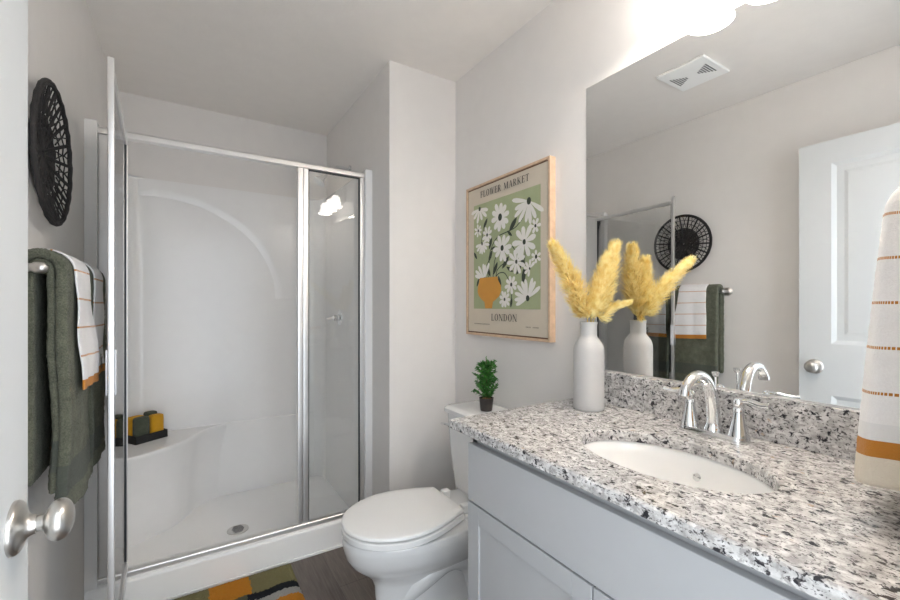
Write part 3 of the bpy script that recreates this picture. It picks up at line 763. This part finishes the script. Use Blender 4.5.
for cx, cz, r, n, a0, a1, w, eye in ((-.183, .246, .078, 6, 195, 350, .34, .15), (-.029, .179, .078, 10, 10, 370, .46, .24), (.158, .213, .115, 8, 165, 325, .26, .15), (-.194, .142, .036, 7, 0, 360, .5, .22), (-.124, .112, .046, 8, 20, 380, .5, .2),
                                     (-.163, .075, .062, 8, 190, 380, .34, .14), (.13, .047, .088, 9, 15, 375, .42, .15), (.196, .104, .036, 6, 0, 360, .6, .22), (-.014, .038, .074, 10, 5, 365, .44, .2), (.200, -.022, .036, 6, 30, 390, .55, .26),
                                     (-.145, -.095, .092, 6, 60, 165, .28, .10), (.081, -.032, .068, 9, 20, 380, .4, .15), (.163, -.067, .045, 6, 40, 260, .45, .14), (.048, -.129, .05, 8, 10, 370, .5, .2), (.003, -.193, .046, 9, 0, 360, .5, .18), (.151, -.19, .095, 9, 30, 205, .28, .15)):
    daisy(cx, cz, r*.82, n, a0, a1, w, eye, int(abs(cx)*1000))
flat([(-.18, -.088), (-.047, -.088), (-.040, -.108), (-.022, -.13), (-.021, -.155), (-.035, -.178), (-.062, -.195), (-.080, -.203), (-.086, -.234), (-.138, -.234), (-.144, -.203), (-.165, -.193), (-.19, -.172), (-.199, -.15), (-.195, -.128), (-.185, -.108)], 4)
# lettering: thick and thin strokes with serifs
T_, t_ = .17, .055
def ring(cx, cz, rx, rz, tx, tz, a0=0, a1=360, n=24):
    pts = [math.radians(a0+(a1-a0)*i/n) for i in range(n+1)]
    for a, b in zip(pts, pts[1:]):
        yield [(cx+rx*math.cos(a), cz+rz*math.sin(a)), (cx+rx*math.cos(b), cz+rz*math.sin(b)), (cx+(rx-tx)*math.cos(b), cz+(rz-tz)*math.sin(b)), (cx+(rx-tx)*math.cos(a), cz+(rz-tz)*math.sin(a))]
def bar(x0, z0, x1, z1, w):
    dx, dz = x1-x0, z1-z0; l = math.hypot(dx, dz)
    if abs(dz) > abs(dx)*.3: return [(x0-w/2, z0), (x1-w/2, z1), (x1+w/2, z1), (x0+w/2, z0)]
    return [(x0, z0-w/2), (x1, z1-w/2), (x1, z1+w/2), (x0, z0+w/2)]
def stem(x, w=T_): return [bar(x, 0, x, 1, w), bar(x-w/2-.09, .025, x+w/2+.09, .025, .05), bar(x-w/2-.09, .975, x+w/2+.09, .975, .05)]
GL = {
 'F': (.66, lambda: stem(.18)+[bar(.1, .97, .62, .97, .06), bar(.62, .97, .62, .78, .05), bar(.2, .52, .5, .52, .05), bar(.5, .42, .5, .62, .05)]),
 'E': (.70, lambda: stem(.18)+[bar(.1, .97, .62, .97, .06), bar(.62, .97, .62, .78, .05), bar(.2, .52, .5, .52, .05), bar(.5, .42, .5, .62, .05), bar(.1, .03, .64, .03, .06), bar(.64, .03, .64, .24, .05)]),
 'L': (.66, lambda: stem(.18)+[bar(.1, .03, .62, .03, .06), bar(.62, .03, .62, .26, .05)]),
 'O': (.84, lambda: list(ring(.42, .5, .38, .52, .16, .05))),
 'W': (1.12, lambda: [bar(.14, 1, .36, 0, T_*.9), bar(.36, 0, .56, .95, t_), bar(.54, 1, .78, 0, T_*.9), bar(.78, 0, .98, 1, t_), bar(.0, .975, .28, .975, .05), bar(.42, .975, .66, .975, .05), bar(.86, .975, 1.1, .975, .05)]),
 'R': (.80, lambda: stem(.18)+list(ring(.34, .74, .28, .26, .14, .05, -90, 90, 12))+[bar(.2, .97, .36, .97, .06), bar(.2, .5, .36, .5, .05), bar(.38, .5, .64, 0, T_*.9), bar(.58, .025, .8, .025, .05)]),
 'M': (1.08, lambda: stem(.14, t_)+stem(.90)+[bar(.18, 1, .5, .05, T_*.9), bar(.5, .05, .86, 1, t_)]),
 'A': (.86, lambda: [bar(.12, 0, .42, 1, t_), bar(.42, 1, .70, 0, T_), bar(.22, .32, .6, .32, .05), bar(.0, .025, .24, .025, .05), bar(.56, .025, .86, .025, .05)]),
 'K': (.84, lambda: stem(.18)+[bar(.28, .42, .66, 1, t_), bar(.36, .56, .68, 0, T_*.95), bar(.54, .975, .78, .975, .05), bar(.56, .025, .84, .025, .05)]),
 'T': (.74, lambda: stem(.37)+[bar(.03, .97, .71, .97, .06), bar(.04, .97, .04, .76, .05), bar(.70, .97, .70, .76, .05)]),
 'N': (.90, lambda: stem(.14, t_)+stem(.76, t_)+[bar(.16, 1, .74, 0, T_)]),
 'D': (.86, lambda: stem(.18)+list(ring(.36, .5, .44, .5, .16, .05, -90, 90, 16))+[bar(.2, .97, .38, .97, .05), bar(.2, .03, .38, .03, .05)]),
 ' ': (.42, lambda: [])}
def text(s, x0, x1, z, h):
    gap = .10; tot = sum(GL[c][0]+gap for c in s)-gap; k = (x1-x0)/(tot*h); x = x0
    for c in s:
        w, fn = GL[c]
        for q in fn(): flat([(x+a*h*k, z+b*h) for a, b in q], 5)
        x += (w+gap)*h*k
text('FLOWER MARKET', -.176, .160, .297, .030)
text('LONDON', -.092, .086, -.290, .031)
rn = random.Random(5)
for x0, x1, z in ((-.224, -.106, -.311), (.141, .168, -.313), (.182, .211, -.313)):   # tiny unreadable lines
    x = x0
    while x < x1:
        w = rn.uniform(.004, .009); flat([(x, z), (x+w, z), (x+w, z+.0055), (x, z+.0055)], 6); x += w+.0022
obj('art_print', bm, [M['paper'], M['sage'], M['petal'], M['leafprint'], M['potprint'], M['ink'], M['inkpale']], pic)

# ------------------------------------------------------------------ woven wall basket
BK = (XL, 1.508, 1.642); BR = .184
wb = thing('woven_wall_basket', 'round black woven rope basket hanging on the left wall', 'basket', BK)
bx_ = lambda r: .027*(r/BR)**2+.007    # distance from wall by radius
def bpt(r, a, d=0): return Vector((bx_(r)+d, r*math.cos(a), r*math.sin(a)))
bm = bmesh.new(); tube(bm, [bpt(BR, 2*PI*i/72, .001*math.sin(i*2.1)) for i in range(72)], .0058, 8, closed=True)
tube(bm, [bpt(BR-.008, 2*PI*i/72, .004) for i in range(72)], .0036, 6, closed=True); obj('rim', bm, M['rope'], wb, 60)
bm = bmesh.new()
r = .008; i_ = 0
while r < BR*.58:
    n = max(16, int(r*420)); tube(bm, [bpt(r, 2*PI*i/n, .0018*math.sin(i*PI/2+i_*PI/2)) for i in range(n)], .0031, 6, closed=True); r += .0062; i_ += 1
for r in (BR*.70, BR*.83):
    tube(bm, [bpt(r, 2*PI*i/64, .002*math.sin(i*PI/2)) for i in range(64)], .0019, 6, closed=True)
obj('woven_centre', bm, M['rope'], wb, 60)
bm = bmesh.new()
for k in range(18):
    a = 2*PI*k/18+.1
    for da in (-.018, .018): tube(bm, [bpt(r_, a+da*(1.6-r_/BR), .003) for r_ in (.01, .05, .09, .13, .16, BR)], .0030, 6)
    for q in range(2):
        a1 = a+2*PI/18*(q*.5+.25); tube(bm, [bpt(BR*.58, a1, .002), bpt(BR*.78, a1+.10*(1-2*q), .003), bpt(BR*.98, a1+.02, .001)], .0021, 5)
obj('spokes', bm, M['rope'], wb, 60)

# ------------------------------------------------------------------ towel bar + towels on the left wall
TBX, TBZ, TB0, TB1 = -.2785, 1.321, 1.245, 1.855
tb = thing('towel_bar', 'brushed nickel towel bar on the left wall below the woven basket', 'towel bar', (XL, 1.55, TBZ))
bm = bmesh.new(); tube(bm, [(TBX, TB0, TBZ), (TBX, TB1, TBZ)], .0078, 16); obj('bar', rel(bm, tb), M['nickel'], tb, 40)
for y in (TB0, TB1):
    s = -1 if y == TB0 else 1
    bm = bmesh.new(); lathe(bm, [(.025, 0), (.025, .004), (.016, .009), (.010, .014), (.0095, .052)], (XL, y, TBZ), (1, 0, 0), 28)
    lathe(bm, [(.0, -.016), (.008, -.015), (.0125, -.008), (.0135, 0), (.0125, .008), (.007, .014), (0, .015)], (TBX+.004, y, TBZ), (1, 0, 0), 24)
    obj('bracket', rel(bm, tb), M['nickel'], tb, 40)

def drape(name, mat, y0, y1, rf, rb, Lf, Lb, th, label, cat, group, layers=None, seed=0, wav=.004, flare=(0, 0), ny=22, slant=0, lean=0):
    """cloth folded over the bar. rf/rb: distance of mid-surface from bar centre front/back, Lf/Lb: lengths hanging below the bar"""
    rn = random.Random(seed)
    bm = bmesh.new(); uvl = bm.loops.layers.uv.new('UVMap'); wts = []
    layers = layers or [(rf, rb, Lf, Lb, th, y0, y1)]
    for li, (rf, rb, Lf, Lb, th, y0, y1) in enumerate(layers):
        ph = rn.uniform(0, 6); k1 = rn.uniform(1.2, 1.8)*2*PI/(y1-y0)
        rtop = max(rf, .008+th/2+.001) if li == 0 else rf
        # path from front bottom, up, over, down the back: (x offset, z, arc length, depth 0..1, side)
        path = []; nf = 34; zt = TBZ-.0; L = 0
        for i in range(nf+1):
            t = i/nf; z = TBZ-Lf+Lf*t; path.append((rf, z, Lf*t, 1-t, 1))
        L = Lf
        for i in range(1, 12):
            a = PI*i/12; rr_ = rf+(rb-rf)*(i/12); x = math.cos(a)*rr_; z = TBZ+math.sin(a)*max(rf, rb)*.95; L += PI*rf/12; path.append((x, z, L, 0, 1 if x > 0 else -1))
        for i in range(0, 13):
            t = i/12; L += Lb/12 if i else PI*rf/12; path.append((-rb, TBZ-Lb*t, L, 0, -1))
        grid = []
        for j in range(ny+1):
            v = j/ny; row = []
            for (x, z, s, dpt, side) in path:
                yy = y0+(y1-y0)*v
                if side > 0:
                    yy += (flare[0]*(1-v)+flare[1]*v)*dpt**1.2
                    xo = x+lean*min(1, dpt*1.3)+wav*dpt*math.sin(k1*(yy-y0)+ph+dpt*1.3)+.003*math.sin(9*dpt+ph+v*3)*min(1, dpt*3)
                    z2 = z-slant*v*dpt
                else: xo, z2 = x, z
                row.append((bm.verts.new((TBX+xo, yy, z2)), yy-y0, s)); wts.append(th)
            grid.append(row)
        # give the sheet thickness with rounded edges
        for j in range(ny):
            for i in range(len(path)-1):
                a, b, c, d = grid[j][i], grid[j+1][i], grid[j+1][i+1], grid[j][i+1]
                f = bm.faces.new((a[0], b[0], c[0], d[0]))
                for lp, q in zip(f.loops, (a, b, c, d)): lp[uvl].uv = (q[1], q[2])
    o = obj(name, bm, mat)
    for p in o.data.polygons: p.use_smooth = True
    tm = max(wts); vg = o.vertex_groups.new(name='thick')
    for i, w in enumerate(wts): vg.add([i], w/tm, 'REPLACE')
    md = o.modifiers.new('thickness', 'SOLIDIFY'); md.thickness = tm; md.vertex_group = 'thick'; md.offset = 0; md.use_even_offset = False
    md = o.modifiers.new('smooth', 'SUBSURF'); md.levels = 1; md.render_levels = 2
    tex = bpy.data.textures.new(name+'_pile', 'CLOUDS'); tex.noise_scale = .005 if 'bath' in name else .012; tex.noise_depth = 2
    md = o.modifiers.new('pile', 'DISPLACE'); md.texture = tex; md.strength = .0065 if 'bath' in name else .0012; md.texture_coords = 'GLOBAL'; md.mid_level = .5
    return tag(o, label, cat, group)
G1 = 'green bath towels on the towel bar'; G2 = 'white striped hand towels on the towel bar'
drape('bath_towel', M['green_terry'], 0, 0, 0, 0, 0, 0, .015, 'dark green bath towel nearest the door on the towel bar', 'towel', G1,
      layers=[(.0165, .0165, .51, .485, .014, 1.262, 1.46), (.036, .034, .568, .50, .022, 1.258, 1.515)], seed=4, wav=.006, lean=.006, flare=(.0, .0), slant=-.0)
drape('bath_towel', M['green_terry'], 0, 0, 0, 0, 0, 0, .015, 'dark green bath towel furthest from the door, behind the shower door', 'towel', G1,
      layers=[(.0165, .0165, .53, .46, .014, 1.56, 1.80), (.035, .034, .575, .50, .020, 1.555, 1.81)], seed=9, wav=.004)
drape('hand_towel', M['white_terry'], 1.318, 1.485, .0505, .0485, .287, .22, .005, 'white hand towel with thin orange stripes over the nearer green towel', 'towel', G2, seed=2, wav=.003, flare=(-.01, .05), lean=.013, slant=.012)
drape('hand_towel', M['white_terry'], 1.575, 1.715, .0485, .0485, .295, .22, .005, 'white striped hand towel over the farther green towel, beside shower door', 'towel', G2, seed=3, wav=.002, flare=(-.01, .02))

# ------------------------------------------------------------------ hand towel on the front wall (right edge of the picture)
RX, RZ = .99, 1.42
trg = thing('towel_ring', 'nickel towel ring on the front wall above the worktop', 'towel ring', (RX, YF, RZ+.07))
bm = bmesh.new(); lathe(bm, [(.024, 0), (.024, .005), (.012, .010), (.010, .05), (.013, .056), (0, .06)], (RX, YF, RZ+.07), (0, 1, 0), 24); obj('mount', rel(bm, trg), M['nickel'], trg, 40)
bm = bmesh.new(); tube(bm, [(RX+.075*math.sin(2*PI*i/40), YF+.05, RZ+.005+.062*math.cos(2*PI*i/40)) for i in range(40)], .0045, 10, closed=True); obj('ring', rel(bm, trg), M['nickel'], trg, 60)
bm = bmesh.new(); uvl = bm.loops.layers.uv.new('UVMap')
# bunched closed tube of cloth: narrow at the ring, fuller at the hem
nz, na = 44, 56; zb, zt = .957, 1.44; grid = []
for i in range(nz+1):
    t = i/nz; z = zb+(zt-zb)*t
    e = (1-t)**.75; 
    if t > .9: q = math.sqrt(max(0, 1-((t-.9)/.1)**2))
    elif t < .02: q = .93+.07*math.sqrt(t/.02)
    else: q = 1
    hx = (.060+.060*e)*q+.001; hyy = (.030+.028*e)*q+.001
    cy = YF+.062+.006*e; row = []
    for k in range(na):
        a = 2*PI*k/na; c, s = math.cos(a), math.sin(a); p = .62
        fold = 1+.05*math.sin(3*a+.6)*(1-t*.4)+.025*math.sin(7*a+2*t)
        x = RX+.005+hx*math.copysign(abs(c)**p, c)*fold; y = cy+hyy*math.copysign(abs(s)**p, s)*fold
        y = max(y, YF+.004)
        row.append((bm.verts.new((x, y, z+.006*math.sin(2*a+1)*(1-t)**4)), a*.1, (z-zb)))
    grid.append(row)
for i in range(nz):
    for k in range(na):
        q = [grid[i][k], grid[i][(k+1) % na], grid[i+1][(k+1) % na], grid[i+1][k]]
        f = bm.faces.new([v[0] for v in q])
        for lp, v in zip(f.loops, q): lp[uvl].uv = (v[1] if not (k == na-1 and v in (q[1], q[2])) else 2*PI*.1, v[2])
bm.faces.new([v[0] for v in grid[0]][::-1]); bm.faces.new([v[0] for v in grid[-1]])
o = obj('hand_towel', bm, M['white_terry_cream'], None, 180)
tex = bpy.data.textures.new('hand_pile', 'CLOUDS'); tex.noise_scale = .012
md = o.modifiers.new('smooth', 'SUBSURF'); md.levels = 1; md.render_levels = 2
md = o.modifiers.new('pile', 'DISPLACE'); md.texture = tex; md.strength = .002; md.texture_coords = 'GLOBAL'
tag(o, 'white hand towel with orange dashes and cream hem hanging above the worktop', 'towel')

# ------------------------------------------------------------------ tray with washcloths on the shower seat
SZ = .502
tx, ty = -.228, 2.715; ta = math.atan2(2.821-2.729, -.09+.228)
tr_ = obj('cloth_tray', bmesh.new(), M['tray'])
bm = bmesh.new(); TL, TD, TH = .165, .125, .042
box(bm, 0, TL, 0, TD, 0, .006); box(bm, 0, TL, 0, .006, 0, TH, .0015); box(bm, 0, TL, TD-.006, TD, 0, TH, .0015); box(bm, 0, .006, 0, TD, 0, TH, .0015); box(bm, TL-.006, TL, 0, TD, 0, TH, .0015)
bm.to_mesh(tr_.data); bm.free(); tr_.location = (tx, ty, SZ); tr_.rotation_euler = (0, 0, ta)
tag(tr_, 'black tray of rolled washcloths on the corner shower seat', 'tray')
def washcloth(x0, x1, y0, y1, z1, mat, label):
    z1 += .024
    bm = bmesh.new(); uv = bm.loops.layers.uv.new('UVMap')
    n = 5; zz0 = .0065; h = (z1-zz0)
    # three folded layers seen as one rounded bundle
    rings = []
    for i in range(13):
        t = i/12; k = 1-(abs(2*t-1)**5)*.09
        rings.append([((x0+x1)/2+((x-(x0+x1)/2))*k, y, zz0+h*t) for x, y in rr(x0, x1, y0, y1, min(.02, (y1-y0)*.4), 5)])
    loft(bm, rings)
    o = obj('washcloth', bm, mat, None, 60); o.location = (tx, ty, SZ); o.rotation_euler = (0, 0, ta)
    md = o.modifiers.new('smooth', 'SUBSURF'); md.levels = 1; md.render_levels = 2
    tag(o, label, 'washcloth', 'washcloths in the black shower tray'); return o
washcloth(.008, .082, .008, .058, .112, M['cloth_green'], 'dark green folded washcloth at the front of the tray, facing the door')
washcloth(.086, .157, .008, .058, .108, M['cloth_orange'], 'orange folded washcloth at the front right of the tray')
washcloth(.008, .090, .064, .117, .108, M['cloth_orange'], 'orange folded washcloth at the back left of the tray')
washcloth(.094, .157, .064, .117, .118, M['cloth_green'], 'dark green washcloth at the back right of the tray, top just showing')

# ------------------------------------------------------------------ bath rug
rg = obj('bath_rug', bmesh.new(), M['rug'])
bm = bmesh.new(); cl = bm.loops.layers.float_color.new('Patch')
RX0, RX1, RY0, RY1 = -.24, .42, 1.62, 2.07; nx, ny = 132, 90; rn = random.Random(8)
GR, OR, BL, GY, WH, DG = (.26, .235, .115), (.68, .28, .035), (.022, .025, .03), (.45, .45, .43), (.6, .58, .52), (.13, .14, .085)
def patch(x, y):
    d = RY1-y+.006*math.sin(x*40); 
    if d < .145: return GR if x > .237 else OR if x > .078 else GR
    if d < .19: return BL if x > .215 else DG if x > .09 else OR
    if d < .235: return GY if x > .20 else DG if x > .0 else BL
    if d < .33: return OR if x > .24 else GY if x > .06 else DG
    return BL if x > .3 else GR if x > .1 else OR if x > -.1 else GY
vg = [[None]*(ny+1) for _ in range(nx+1)]
for i in range(nx+1):
    for j in range(ny+1):
        u, v = i/nx, j/ny; e = min(u, 1-u, v, 1-v)
        z = .004+.016*min(1, (e/.03))**.5+rn.uniform(-.0025, .0025)
        vg[i][j] = bm.verts.new((RX0+(RX1-RX0)*u+rn.uniform(-.002, .002), RY0+(RY1-RY0)*v+rn.uniform(-.002, .002), z))
for i in range(nx):
    for j in range(ny):
        f = bm.faces.new((vg[i][j], vg[i+1][j], vg[i+1][j+1], vg[i][j+1])); c = f.calc_center_median(); col = patch(c.x, c.y)
        for lp in f.loops: lp[cl] = (*col, 1)
be = [vg[i][0] for i in range(nx+1)]+[vg[nx][j] for j in range(1, ny+1)]+[vg[i][ny] for i in range(nx-1, -1, -1)]+[vg[0][j] for j in range(ny-1, 0, -1)]
lo_ = [bm.verts.new((v.co.x, v.co.y, 0)) for v in be]
for i in range(len(be)):
    f = bm.faces.new((be[i], lo_[i], lo_[(i+1) % len(be)], be[(i+1) % len(be)]))
    c = f.calc_center_median(); col = patch(c.x, c.y)
    for lp in f.loops: lp[cl] = (*col, 1)
f = bm.faces.new(lo_)
bmesh.ops.recalc_face_normals(bm, faces=bm.faces[:]); bm.to_mesh(rg.data); bm.free()
for p in rg.data.polygons: p.use_smooth = True
tag(rg, 'patchwork bath rug in green, orange, black and grey before the shower', 'rug')

# ------------------------------------------------------------------ ceiling vent
cv = thing('ceiling_vent', 'square white fan vent with fan-shaped slots on the ceiling', 'vent', (.235, 1.157, H))
bm = bmesh.new(); prism(bm, [(-.128, -.118), (.128, -.118), (.128, .118), (-.128, .118)], -.014, -.0002, 'z', .006)
obj('cover', bm, M['vent'], cv, 35)
bm = bmesh.new()
for s in (-1, 1):
    bm = bmesh.new()
    for i in range(6):
        y = s*(.030+i*.0115); w = .012+i*.0085
        for q in range(2*int(w/.012)+1):
            x = -w+q*2*w/(2*int(w/.012)+1); ww = 2*w/(2*int(w/.012)+1)-.002
            box(bm, x, x+ww, y-.0032, y+.0032, -.0146, -.0135)
    obj('slot_grille', bm, M['slot'], cv)
